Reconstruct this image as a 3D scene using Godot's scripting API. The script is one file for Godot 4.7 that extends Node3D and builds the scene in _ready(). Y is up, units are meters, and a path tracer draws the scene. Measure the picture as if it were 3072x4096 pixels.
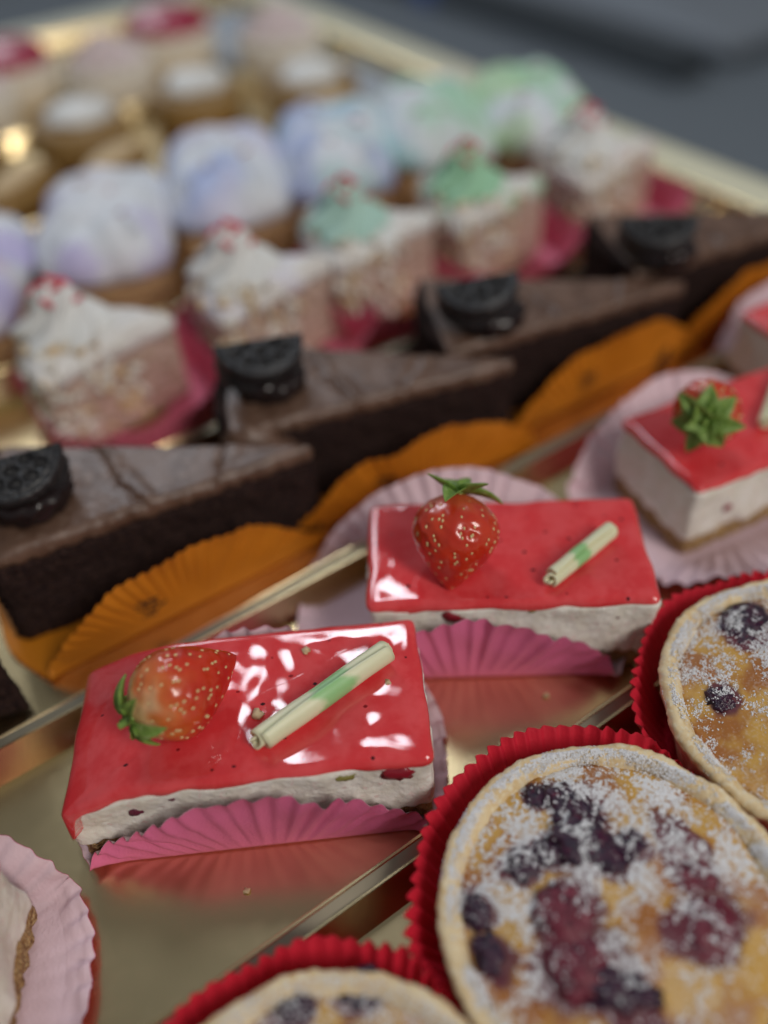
extends Node3D
# A bakery counter seen close up: shallow gold trays with strawberry mousse slices, chocolate wedges, berry tarts and iced cakes.
# World axes: x runs along the trays, z across them, y up from the tray floor. Metres.

var M := {}                      # materials
var nz := FastNoiseLite.new()    # value in -1..1, one unit per period
var rng := RandomNumberGenerator.new()
var used_names := {}

# ---------------------------------------------------------------- scene graph helpers
func numbered(called: String) -> String:
	var n: int = used_names.get(called, 0)
	used_names[called] = n + 1
	return called if n == 0 else "%s_%03d" % [called, n]

func thing(called: String, label: String, category: String, at := Vector3.ZERO, turn := 0.0, group := "") -> Node3D:
	var o := Node3D.new()
	o.name = numbered(called)
	add_child(o)
	o.position = at
	o.rotation_degrees.y = turn
	o.set_meta("label", label)
	o.set_meta("category", category)
	if group != "":
		o.set_meta("group", group)
	return o

func part(called: String, mesh: Mesh, mat: Material, parent: Node3D) -> MeshInstance3D:
	var o := MeshInstance3D.new()
	o.name = called
	o.mesh = mesh
	if mat != null:
		o.material_override = mat
	parent.add_child(o, true)
	return o

func structure(called: String, mesh: Mesh, mat: Material) -> MeshInstance3D:
	var o := MeshInstance3D.new()
	o.name = called
	o.mesh = mesh
	o.material_override = mat
	o.set_meta("kind", "structure")
	add_child(o, true)
	return o

func wave(p: Vector3, scale: float, shift := 0.0) -> float:
	return nz.get_noise_3d(p.x * scale + shift, p.y * scale + shift * 0.7, p.z * scale - shift)

# ---------------------------------------------------------------- mesh helpers
func finish(v: PackedVector3Array, idx: PackedInt32Array, uv: PackedVector2Array, col: PackedColorArray, closed := true, into: ArrayMesh = null) -> ArrayMesh:
	if closed:
		var vol := 0.0
		for k in range(0, idx.size(), 3):
			vol += v[idx[k]].dot(v[idx[k + 1]].cross(v[idx[k + 2]]))
		if vol > 0.0:
			idx.reverse()
	var a := []
	a.resize(Mesh.ARRAY_MAX)
	a[Mesh.ARRAY_VERTEX] = v
	if uv.size():
		a[Mesh.ARRAY_TEX_UV] = uv
	if col.size():
		a[Mesh.ARRAY_COLOR] = col
	a[Mesh.ARRAY_INDEX] = idx
	var st := SurfaceTool.new()
	st.create_from_arrays(a)
	st.generate_normals()
	return st.commit(into)

# nu columns (closed round if wrap) by nv rows of points, row by row
func grid_index(nu: int, nv: int, wrap: bool) -> PackedInt32Array:
	var idx := PackedInt32Array()
	var last := nu if wrap else nu - 1
	for j in nv - 1:
		for i in last:
			var a := j * nu + i
			var b := j * nu + (i + 1) % nu
			idx.append_array([a, b, a + nu, b, b + nu, a + nu])
	return idx

func outline_normals(o: PackedVector2Array) -> PackedVector2Array:
	var n := PackedVector2Array()
	var area := 0.0
	for i in o.size():
		area += o[i].cross(o[(i + 1) % o.size()])
	for i in o.size():
		var t := (o[(i + 1) % o.size()] - o[(i + o.size() - 1) % o.size()]).normalized()
		n.append(Vector2(t.y, -t.x) if area > 0.0 else Vector2(-t.y, t.x))
	return n

func resample(corners: Array, radius: float, step: float) -> PackedVector2Array:
	# a polygon with rounded corners, points about one step apart
	var raw := PackedVector2Array()
	var m := corners.size()
	for i in m:
		var p: Vector2 = corners[i]
		var a: Vector2 = (corners[(i + m - 1) % m] - p)
		var b: Vector2 = (corners[(i + 1) % m] - p)
		var r: float = min(radius, 0.45 * min(a.length(), b.length()))
		var pa := p + a.normalized() * r
		var pb := p + b.normalized() * r
		for k in 5:
			var t := k / 4.0
			raw.append(pa.lerp(p, t).lerp(p.lerp(pb, t), t))
	var out := PackedVector2Array()
	for i in raw.size():
		var p := raw[i]
		var q := raw[(i + 1) % raw.size()]
		var n: int = max(1, int(round(p.distance_to(q) / step)))
		for k in n:
			out.append(p.lerp(q, float(k) / n))
	return out

func rect_outline(l: float, w: float, r: float, step: float) -> PackedVector2Array:
	return resample([Vector2(-l / 2, -w / 2), Vector2(l / 2, -w / 2), Vector2(l / 2, w / 2), Vector2(-l / 2, w / 2)], r, step)

func wedge_outline(l: float, apex: float, r: float, step: float) -> PackedVector2Array:
	var c := [Vector2(l * 0.55, 0)]
	for k in 7:
		var a := deg_to_rad(lerpf(-apex / 2, apex / 2, k / 6.0))
		c.append(Vector2(l * 0.55 - l * cos(a), l * sin(a)))
	return resample(c, r, step)

func disc_outline(r: float, n: int) -> PackedVector2Array:
	var o := PackedVector2Array()
	for i in n:
		o.append(Vector2(cos(TAU * i / n), sin(TAU * i / n)) * r)
	return o

# rings of an outline, each row [inset, scale, y]; first and last rings are closed to their middle; disp moves each point
func prism(o: PackedVector2Array, rows: Array, disp = null, color = null, uv_size := 0.1) -> ArrayMesh:
	var n := outline_normals(o)
	var c := Vector2.ZERO
	for p in o:
		c += p
	c /= o.size()
	var v := PackedVector3Array()
	var uv := PackedVector2Array()
	var col := PackedColorArray()
	for row in rows:
		for i in o.size():
			var p: Vector2 = c + (o[i] - n[i] * row[0] - c) * row[1]
			var q := Vector3(p.x, row[2], p.y)
			uv.append(Vector2(p.x / uv_size + 0.5, p.y / uv_size + 0.5))
			if disp != null:
				q = disp.call(q, Vector3(n[i].x, 0, n[i].y))
			v.append(q)
			if color != null:
				col.append(color.call(q))
	var idx := grid_index(o.size(), rows.size(), true)
	for e in [0, rows.size() - 1]:
		var mid := Vector3.ZERO
		for i in o.size():
			mid += v[e * o.size() + i]
		mid /= o.size()
		v.append(mid)
		uv.append(Vector2(c.x / uv_size + 0.5, c.y / uv_size + 0.5))
		if color != null:
			col.append(color.call(mid))
		for i in o.size():
			var a: int = e * o.size() + i
			var b: int = e * o.size() + (i + 1) % o.size()
			if e == 0:
				idx.append_array([b, a, v.size() - 1])
			else:
				idx.append_array([a, b, v.size() - 1])
	return finish(v, idx, uv, col)

func lathe(profile: Array, n: int, disp = null, color = null) -> ArrayMesh:
	var v := PackedVector3Array()
	var uv := PackedVector2Array()
	var col := PackedColorArray()
	for p in profile:
		for i in n:
			var t := TAU * i / n
			var q := Vector3(cos(t) * p.x, p.y, sin(t) * p.x)
			uv.append(Vector2(q.x / 0.1 + 0.5, q.z / 0.1 + 0.5))
			if disp != null:
				q = disp.call(q)
			v.append(q)
			if color != null:
				col.append(color.call(q))
	return finish(v, grid_index(n, profile.size(), true), uv, col)

func blob(r: Vector3, amp: float, scale: float, seed_shift: float, n := 28) -> ArrayMesh:
	var v := PackedVector3Array()
	var rows := n / 2 + 1
	for j in rows:
		for i in n:
			var a := PI * j / (rows - 1)
			var b := TAU * i / n
			var d := Vector3(sin(a) * cos(b), cos(a), sin(a) * sin(b))
			var k := 1.0 + amp * wave(d, scale, seed_shift)
			v.append(d * r * k)
	return finish(v, grid_index(n, rows, true), PackedVector2Array(), PackedColorArray())

func box_mesh(size: Vector3, r := 0.001) -> ArrayMesh:
	var h := size.y / 2
	return prism(rect_outline(size.x, size.z, r, 10.0), [[r, 1, -h], [0, 1, -h + r], [0, 1, h - r], [r, 1, h]])

# ---------------------------------------------------------------- textures
func noise_bytes(size: int, freq: float, octaves: int, seed_: int, kind := FastNoiseLite.TYPE_SIMPLEX_SMOOTH) -> PackedByteArray:
	var f := FastNoiseLite.new()
	f.seed = seed_
	f.noise_type = kind
	f.frequency = freq
	f.fractal_type = FastNoiseLite.FRACTAL_FBM if octaves > 1 else FastNoiseLite.FRACTAL_NONE
	f.fractal_octaves = octaves
	var im := f.get_seamless_image(size, size, false, false, 0.15, true)
	im.convert(Image.FORMAT_L8)
	return im.get_data()

func gray_tex(size: int, freq: float, octaves: int, seed_: int, kind := FastNoiseLite.TYPE_SIMPLEX_SMOOTH) -> ImageTexture:
	return ImageTexture.create_from_image(Image.create_from_data(size, size, false, Image.FORMAT_L8, noise_bytes(size, freq, octaves, seed_, kind)))

# a colour texture: two noises blend three colours (given linear)
func mottle_tex(size: int, a: Color, b: Color, c: Color, f1: float, f2: float, seed_: int, share := 0.5) -> ImageTexture:
	var n1 := noise_bytes(size, f1, 4, seed_)
	var n2 := noise_bytes(size, f2, 3, seed_ + 7)
	var out := PackedByteArray()
	out.resize(size * size * 3)
	var sa := a.linear_to_srgb()
	var sb := b.linear_to_srgb()
	var sc := c.linear_to_srgb()
	for i in size * size:
		var t := smoothstep(0.3, 0.7, n1[i] / 255.0)
		var k := smoothstep(1.0 - share, 1.05 - share * 0.6, n2[i] / 255.0)
		out[i * 3] = int(255 * lerpf(lerpf(sa.r, sb.r, t), sc.r, k))
		out[i * 3 + 1] = int(255 * lerpf(lerpf(sa.g, sb.g, t), sc.g, k))
		out[i * 3 + 2] = int(255 * lerpf(lerpf(sa.b, sb.b, t), sc.b, k))
	return ImageTexture.create_from_image(Image.create_from_data(size, size, false, Image.FORMAT_RGB8, out))

func mat(name_: String, lin: Color, rough: float, tex: Texture2D = null, tri := 0.0, bump: Texture2D = null, bump_cm := 0.0) -> StandardMaterial3D:
	var m := StandardMaterial3D.new()
	m.resource_name = name_
	m.albedo_color = lin.linear_to_srgb() if tex == null else Color.WHITE
	m.albedo_texture = tex
	m.roughness = rough
	if tri > 0.0:
		m.uv1_triplanar = true
		m.uv1_scale = Vector3.ONE * tri
	if bump != null:
		m.heightmap_enabled = true
		m.heightmap_texture = bump
		m.heightmap_scale = bump_cm
	M[name_] = m
	return m

func glaze_tex() -> ImageTexture:
	var size := 512
	var n1 := noise_bytes(size, 0.012, 4, 21)
	var n2 := noise_bytes(size, 0.05, 3, 22)
	var im := Image.create_empty(size, size, false, Image.FORMAT_RGB8)
	for y in size:
		for x in size:
			var t := smoothstep(0.25, 0.75, n1[y * size + x] / 255.0 * 0.7 + n2[y * size + x] / 255.0 * 0.3)
			im.set_pixel(x, y, Color(0.75, 0.045, 0.052).lerp(Color(0.81, 0.085, 0.092), t).linear_to_srgb())
	rng.seed = 5
	for k in 46:     # fruit specks and seeds set in the jelly
		var c := Vector2(rng.randf_range(0, size), rng.randf_range(0, size))
		var r := rng.randf_range(1.2, 3.4)
		var tone := Color(0.05, 0.005, 0.008) if rng.randf() < 0.4 else Color(0.26, 0.008, 0.012)
		for dy in range(-5, 6):
			for dx in range(-5, 6):
				var px := int(c.x) + dx
				var py := int(c.y) + dy
				if px < 0 or py < 0 or px >= size or py >= size:
					continue
				var d := Vector2(dx * 1.0, dy * 1.4).length()
				if d < r:
					im.set_pixel(px, py, tone.linear_to_srgb())
	return ImageTexture.create_from_image(im)

func materials() -> void:
	var crumb_bump := gray_tex(256, 0.03, 4, 3)
	var fine_bump := gray_tex(256, 0.08, 3, 4)
	var cell_bump := gray_tex(256, 0.06, 2, 5, FastNoiseLite.TYPE_CELLULAR)
	var m := mat("glaze", Color.WHITE, 0.07, glaze_tex())
	m.metallic_specular = 0.3
	m.clearcoat_enabled = true
	m.clearcoat = 1.0
	m.clearcoat_roughness = 0.03
	m.subsurf_scatter_enabled = true
	m.subsurf_scatter_strength = 0.12
	m = mat("cream", Color.WHITE, 0.75, mottle_tex(256, Color(0.84, 0.82, 0.76), Color(0.78, 0.75, 0.66), Color(0.80, 0.66, 0.62), 0.01, 0.02, 31, 0.25), 40.0, crumb_bump, 0.03)
	m = mat("crust", Color.WHITE, 0.85, mottle_tex(256, Color(0.42, 0.26, 0.11), Color(0.24, 0.12, 0.04), Color(0.55, 0.40, 0.20), 0.03, 0.06, 41), 45.0, cell_bump, 0.12)
	m = mat("fruit_red", Color(0.28, 0.015, 0.03), 0.3)
	m = mat("fruit_green", Color(0.22, 0.20, 0.05), 0.45)
	m = mat("fruit_dark", Color(0.12, 0.012, 0.035), 0.35)
	m = mat("berry_skin", Color.WHITE, 0.3)
	m.vertex_color_use_as_albedo = true
	m.clearcoat_enabled = true
	m.clearcoat = 0.7
	m.clearcoat_roughness = 0.12
	m.subsurf_scatter_enabled = true
	m.subsurf_scatter_strength = 0.06
	m = mat("seed", Color(0.72, 0.54, 0.26), 0.3)
	m = mat("leaf", Color.WHITE, 0.5, mottle_tex(128, Color(0.26, 0.40, 0.08), Color(0.15, 0.27, 0.045), Color(0.40, 0.50, 0.22), 0.03, 0.05, 51, 0.3), 60.0)
	m.backlight_enabled = true
	m.backlight = Color(0.35, 0.45, 0.2)
	m = mat("roll", Color.WHITE, 0.42, null, 0.0)
	m.vertex_color_use_as_albedo = true
	m.subsurf_scatter_enabled = true
	m.subsurf_scatter_strength = 0.05
	# papers
	var paper_bump := gray_tex(256, 0.09, 3, 6)
	for p in [["pink_paper", Color(0.74, 0.16, 0.33)], ["pale_pink_paper", Color(0.76, 0.57, 0.63)], ["orange_paper", Color(0.62, 0.210, 0.007)], ["red_paper", Color(0.62, 0.010, 0.036)], ["hot_pink_paper", Color(0.84, 0.20, 0.32)]]:
		m = mat(p[0], p[1], 0.62, null, 30.0, paper_bump, 0.012)
		m.backlight_enabled = true
		m.backlight = Color(0.25, 0.25, 0.25)
	m = mat("print_ink", Color(0.05, 0.02, 0.01), 0.7)
	# trays
	var rough_tex := mottle_tex(256, Color(0.46, 0.46, 0.46), Color(0.49, 0.49, 0.49), Color(0.52, 0.52, 0.52), 0.01, 0.05, 61)
	m = mat("gold", Color(0.78, 0.62, 0.35), 0.36, null, 12.0, gray_tex(256, 0.006, 2, 7), 0.004)
	m.metallic = 1.0
	m.roughness_texture = rough_tex
	m = mat("silver", Color(0.40, 0.35, 0.26), 0.42)  # tray lips: darker, greyer metal than the tray gold
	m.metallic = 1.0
	# chocolate
	m = mat("frosting", Color.WHITE, 0.42, mottle_tex(256, Color(0.155, 0.088, 0.060), Color(0.105, 0.056, 0.036), Color(0.20, 0.125, 0.092), 0.008, 0.03, 71, 0.4), 22.0, fine_bump, 0.012)
	m = mat("sponge", Color.WHITE, 0.9, mottle_tex(256, Color(0.030, 0.017, 0.015), Color(0.016, 0.009, 0.010), Color(0.060, 0.033, 0.026), 0.04, 0.07, 72), 30.0, crumb_bump, 0.16)
	m.metallic_specular = 0.25
	m = mat("cookie", Color.WHITE, 0.42, mottle_tex(128, Color(0.016, 0.016, 0.018), Color(0.026, 0.026, 0.029), Color(0.045, 0.044, 0.046), 0.05, 0.09, 73), 40.0, fine_bump, 0.01)
	m = mat("ganache", Color(0.016, 0.009, 0.009), 0.25)
	# tart
	m = mat("pastry", Color.WHITE, 0.85, mottle_tex(256, Color(0.80, 0.64, 0.39), Color(0.72, 0.52, 0.27), Color(0.82, 0.73, 0.54), 0.02, 0.06, 81), 30.0, cell_bump, 0.018)
	m = mat("sugar", Color(0.82, 0.82, 0.84), 0.8)
	m = mat("blueberry", Color.WHITE, 0.3, mottle_tex(128, Color(0.020, 0.009, 0.026), Color(0.045, 0.007, 0.030), Color(0.13, 0.008, 0.035), 0.03, 0.06, 82, 0.35), 50.0, fine_bump, 0.04)
	m = mat("raspberry", Color.WHITE, 0.42, mottle_tex(128, Color(0.16, 0.012, 0.03), Color(0.08, 0.008, 0.022), Color(0.26, 0.04, 0.07), 0.03, 0.06, 83, 0.4), 50.0, fine_bump, 0.04)
	# iced cakes behind
	m = mat("vanilla", Color.WHITE, 0.8, mottle_tex(256, Color(0.78, 0.72, 0.62), Color(0.70, 0.60, 0.46), Color(0.82, 0.80, 0.78), 0.02, 0.05, 91), 30.0, crumb_bump, 0.1)
	m = mat("flake", Color(0.66, 0.50, 0.30), 0.7)
	m = mat("white_flake", Color(0.80, 0.77, 0.70), 0.7)
	m = mat("mousse", Color.WHITE, 0.8, mottle_tex(256, Color(0.54, 0.40, 0.31), Color(0.40, 0.28, 0.21), Color(0.68, 0.52, 0.46), 0.012, 0.03, 92), 30.0, crumb_bump, 0.08)
	m = mat("swirl_white", Color(0.78, 0.79, 0.78), 0.5)
	m = mat("swirl_mint", Color(0.46, 0.70, 0.62), 0.5)
	m = mat("swirl_green", Color(0.36, 0.66, 0.44), 0.5)
	m = mat("sprinkle", Color(0.62, 0.012, 0.05), 0.35)
	m = mat("pastel", Color.WHITE, 0.6, null, 30.0, fine_bump, 0.03)
	m.vertex_color_use_as_albedo = true
	m = mat("brown_sponge", Color.WHITE, 0.9, mottle_tex(128, Color(0.46, 0.27, 0.13), Color(0.34, 0.18, 0.08), Color(0.56, 0.38, 0.20), 0.03, 0.06, 93), 40.0, crumb_bump, 0.1)
	m = mat("caramel", Color.WHITE, 0.5, mottle_tex(128, Color(0.30, 0.18, 0.05), Color(0.20, 0.10, 0.025), Color(0.42, 0.27, 0.10), 0.03, 0.06, 94), 40.0, crumb_bump, 0.1)
	m = mat("rosy", Color(0.70, 0.58, 0.58), 0.6)
	m = mat("red_top", Color(0.36, 0.012, 0.05), 0.3)
	# surroundings
	m = mat("cream_plastic", Color(0.74, 0.72, 0.54), 0.45)
	m = mat("sheet", Color(0.36, 0.40, 0.45), 0.7)
	m = mat("steel", Color(0.16, 0.185, 0.21), 0.5, null, 3.0, fine_bump, 0.02)
	m = mat("dark_steel", Color(0.045, 0.055, 0.065), 0.5)
	m = mat("pale_steel", Color(0.24, 0.27, 0.31), 0.5)
	m = mat("blue_card", Color(0.05, 0.12, 0.42), 0.6)
	m = mat("lamp_housing", Color(0.8, 0.8, 0.8), 0.5)
	m = mat("lamp_face", Color(0.9, 0.9, 0.9), 0.5)
	m.emission_enabled = true
	m.emission = Color(0.93, 0.96, 1.0)
	m.emission_energy_multiplier = 1.0

# ---------------------------------------------------------------- paper cups
# A fluted paper disc folded up against a cake: chords on the long sides, low rims at the ends. Two skins: inside and outside of the paper.
func flat_cup_point(t: float, k: float, c: Array) -> Array:
	# c: [paper radius, base radius, front chord, back chord, front, back and end lean in degrees, pleats, pleat height, shift]
	var s: float = max(0.0, k - 1.0)
	var shift: float = c[9]
	var ct := cos(t)
	var sn := sin(t)
	var d: float = c[2] if sn > 0.0 else c[3]
	var fold := deg_to_rad(c[4] if sn > 0.0 else c[5])
	var bc: float = d / max(absf(sn), 1e-4)
	var b: float = min(c[1], bc)
	var w: float = smoothstep(0.0, 0.006, c[1] - bc)
	var edge: float = c[0] + 0.0012 * nz.get_noise_2d(t * 2.0 + shift, shift)
	if c.size() > 11:      # pressed flat where the cake's tip lies over it
		edge = lerpf(edge, min(edge, b + 0.003), c[11] * smoothstep(0.2, 0.95, ct))
	var r: float = b * k if k <= 1.0 else b + (edge - b) * s
	var over: float = max(0.0, r * absf(sn) - d)
	var z0: float = min(r * absf(sn), d)
	var sg := signf(sn)
	var lean := fold + 0.09 * nz.get_noise_2d(t * 1.6 + shift, 3.0)
	var pf := Vector3(r * ct, over * sin(lean), sg * (z0 + over * cos(lean)))
	var nf := Vector3(0, cos(lean), -sg * sin(lean))
	var oe: float = max(0.0, r - b)
	var le := deg_to_rad(lerpf(c[6], c[10], smoothstep(-0.3, 0.3, ct))) + 0.25 * nz.get_noise_2d(t * 1.6 + shift, 8.0)
	var pe := Vector3(ct * (min(r, b) + oe * cos(le)), oe * sin(le), sn * (min(r, b) + oe * cos(le)))
	var ne := Vector3(-ct * sin(le), cos(le), -sn * sin(le))
	var p := pe.lerp(pf, w)
	var n := ne.lerp(nf, w).normalized()
	var ph: float = t * c[7] + 0.5 * nz.get_noise_2d(t * 5.0, shift)
	var fl := sin(ph) + 0.25 * sin(2.0 * ph + 0.6)
	var rise: float = c[8] * pow(s, 0.8) * (0.75 + 0.5 * nz.get_noise_2d(t * 3.0, shift + 5.0))
	p += n * (fl * rise) + n * (0.0012 * s * nz.get_noise_2d(t * 4.0, s * 2.0 + shift))
	p.y = max(p.y, 0.0) + 0.0006
	return [p, n]

func flat_cup(c: Array, inner: Material, outer: Material) -> ArrayMesh:
	var nt: int = c[7] * 8
	var rows := [0.35, 0.7, 1.0, 1.04, 1.15, 1.3, 1.45, 1.6, 1.75, 1.88, 2.0]
	var v_in := PackedVector3Array()
	var v_out := PackedVector3Array()
	for k in rows:
		for i in nt:
			var q := flat_cup_point(TAU * i / nt, k, c)
			v_in.append(q[0] + q[1] * 0.0001)
			v_out.append(q[0] - q[1] * 0.0001)
	var idx := grid_index(nt, rows.size(), true)
	var m := finish(v_in, idx, PackedVector2Array(), PackedColorArray(), false)
	m.surface_set_material(0, inner)
	var rev := idx.duplicate()
	rev.reverse()
	m = finish(v_out, rev, PackedVector2Array(), PackedColorArray(), false, m)
	m.surface_set_material(1, outer)
	return m

# ink strokes on the outside of a folded cup, each [t0, k0, t1, k1] in the cup's own angle and height
func ink_mark(c: Array, t0: float, k0: float) -> ArrayMesh:
	var v := PackedVector3Array()
	var idx := PackedInt32Array()
	for s in [[-0.10, 0.10, 0.08, 0.14], [-0.08, -0.06, -0.02, 0.18], [0.00, -0.12, 0.03, 0.20], [0.05, -0.10, 0.10, 0.06], [-0.12, -0.04, 0.06, -0.10], [-0.05, 0.02, 0.09, 0.02], [0.02, -0.16, 0.12, -0.12]]:
		var a := Vector2(s[0], s[1])
		var b := Vector2(s[2], s[3])
		var w := (b - a).orthogonal().normalized() * Vector2(0.014, 0.03)
		var o := v.size()
		for j in 9:
			var p := a.lerp(b, j / 8.0)
			for e in [-1.0, 1.0]:
				var q: Vector2 = p + w * e * (0.6 + 0.4 * sin(j * 1.7))
				var h := flat_cup_point(t0 + q.x, k0 + q.y, c)
				v.append(h[0] - h[1] * 0.0003)
		for j in 8:
			idx.append_array([o + j * 2, o + j * 2 + 1, o + j * 2 + 2, o + j * 2 + 1, o + j * 2 + 3, o + j * 2 + 2])
	return finish(v, idx, PackedVector2Array(), PackedColorArray(), false)

# A standing fluted cup; flats are [angle, distance] where a neighbour presses it in.
func round_cup(r0: float, r1: float, h: float, pleats: int, amp: float, shift: float, flats: Array, inner: Material, outer: Material) -> ArrayMesh:
	var nt := pleats * 8
	var rows := [-0.5, 0.0, 0.06, 0.2, 0.35, 0.5, 0.65, 0.8, 0.9, 1.0]
	var v_in := PackedVector3Array()
	var v_out := PackedVector3Array()
	for k in rows:
		var s: float = max(0.0, k)
		for i in nt:
			var t := TAU * i / nt
			var top := r1 + 0.0018 * nz.get_noise_2d(t * 1.3 + shift, 1.0)
			for fl in flats:
				var c := cos(t - fl[0])
				if c > 0.2:
					var lim: float = fl[1] / c
					top = min(top, lim) - 0.15 * max(0.0, 0.002 - absf(top - lim))
			var base: float = min(r0, top - 0.001)
			var r: float = base * (1.0 + k) if k < 0.0 else lerpf(base, top, pow(s, 0.9))
			var ph := t * pleats + 0.6 * nz.get_noise_2d(t * 4.0, shift)
			var f := sin(ph) + 0.3 * sin(2.0 * ph + 0.5)
			r += f * amp * (0.35 + 0.65 * s) * (1.0 if k >= 0.0 else 0.0) * (0.7 + 0.5 * nz.get_noise_2d(t * 2.4, shift + 9.0))
			var y := 0.0006 + s * (h + 0.0016 * nz.get_noise_2d(t * 1.7 + shift, 4.0))
			var p := Vector3(cos(t) * r, y, sin(t) * r)
			var n := Vector3(-cos(t), 0.3, -sin(t)).normalized() if k >= 0.0 else Vector3.UP
			v_in.append(p + n * 0.0001)
			v_out.append(p - n * 0.0001)
	var idx := grid_index(nt, rows.size(), true)
	var m := finish(v_in, idx, PackedVector2Array(), PackedColorArray(), false)
	m.surface_set_material(0, inner)
	var rev := idx.duplicate()
	rev.reverse()
	m = finish(v_out, rev, PackedVector2Array(), PackedColorArray(), false, m)
	m.surface_set_material(1, outer)
	return m

# ---------------------------------------------------------------- strawberry slice
func strawberry_slice(at: Vector3, turn: float, l: float, w: float, shift: float, droop: float, label: String, group: String) -> Node3D:
	var t := thing("strawberry_slice", label, "cake slice", at, turn, group)
	var y0 := 0.0014
	var crust := func(q: Vector3, n: Vector3) -> Vector3:
		var k := 0.0011 * wave(q, 300.0, shift) + 0.0007 * wave(q, 900.0, shift)
		return q + n * k + Vector3(0, 0.0005 * wave(q, 500.0, shift + 3.0), 0)
	part("crust", prism(rect_outline(l * 0.985, w * 0.98, 0.003, 0.0012), [[0.0, 0.4, y0], [0.001, 1, y0], [0, 1, y0 + 0.0015], [0, 1, y0 + 0.003], [0, 1, y0 + 0.0045], [0, 1, y0 + 0.006], [0, 1, y0 + 0.0075], [0.001, 1, y0 + 0.009], [0.002, 0.4, y0 + 0.009]], crust), M.crust, t)
	var cream := func(q: Vector3, n: Vector3) -> Vector3:
		var bulge := 0.0010 * wave(q, 60.0, shift + 11.0) + 0.0003 * wave(q, 260.0, shift + 2.0) + 0.00022 * wave(q, 800.0, shift)
		if q.y < y0 + 0.0115:
			bulge += 0.0009 * wave(q * Vector3(1, 0, 1), 180.0, shift + 5.0)
			q.y += 0.0016 * wave(q * Vector3(1, 0, 1), 150.0, shift + 8.0) - 0.0006
		var down: float = droop * pow(max(0.0, -q.x - (l / 2 - 0.034)) / 0.034, 2.0)
		q.y -= down * smoothstep(0.012, 0.03, q.y)
		return q + n * bulge
	var rows := [[0.002, 0.5, y0 + 0.0088]]
	for k in 19:
		rows.append([0.0005 if k == 0 else 0.0, 1.0, y0 + 0.0088 + 0.0232 * k / 18.0])
	rows.append([0.001, 1, y0 + 0.0325])
	rows.append([0.004, 0.5, y0 + 0.0325])
	part("cream_layer", prism(rect_outline(l, w, 0.0025, 0.0011), rows, cream), M.cream, t)
	# jelly: a thin slab with rounded edges whose poured surface is slightly wavy
	var hw := w / 2
	var jelly := func(q: Vector3, n: Vector3) -> Vector3:
		var flat := q * Vector3(1, 0, 1)
		if q.y > y0 + 0.0335:
			var inside: float = smoothstep(0.0, 0.010, l / 2 - absf(q.x)) * smoothstep(0.0, 0.008, hw - absf(q.z))
			q.y += inside * (0.00075 * wave(flat, 36.0, shift) + 0.00020 * wave(flat, 95.0, shift + 4.0))
			q.y += 0.0004 * wave(flat, 25.0, shift + 9.0)
		else:
			q.y += 0.0009 * wave(flat, 120.0, shift + 1.0) + 0.0009 * wave(flat, 45.0, shift + 21.0)
		var side := n * (0.0005 * wave(flat, 70.0, shift + 12.0))
		var near_end: float = max(0.0, -q.x - (l / 2 - 0.034)) / 0.034
		if droop > 0.0 and q.y < y0 + 0.034:
			q.y -= 0.011 * smoothstep(0.86, 1.0, near_end) * smoothstep(-0.3, 0.3, 0.5 + wave(flat, 60.0, shift))
			side += n * 0.0007 * smoothstep(0.7, 1.0, near_end)
		q.y -= droop * pow(near_end, 2.0)
		return q + side
	rows = [[0.002, 0.6, y0 + 0.0322], [0.0, 1, y0 + 0.0322], [-0.0003, 1, y0 + 0.0328], [-0.0003, 1, y0 + 0.0338], [0.0001, 1, y0 + 0.0345], [0.0007, 1, y0 + 0.0350], [0.0015, 1, y0 + 0.0353]]
	for k in range(1, 34):
		rows.append([0.0015, 1.0 - k / 34.0, y0 + 0.0354])
	part("jelly_glaze", prism(rect_outline(l, w, 0.0025, 0.0010), rows, jelly), M.glaze, t)
	return t

func fruit(t: Node3D, where: Vector3, r: Vector3, m: String, shift: float) -> void:
	part("fruit_piece", blob(r, 0.35, 1.6, shift, 16), M[m], t).position = where

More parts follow.
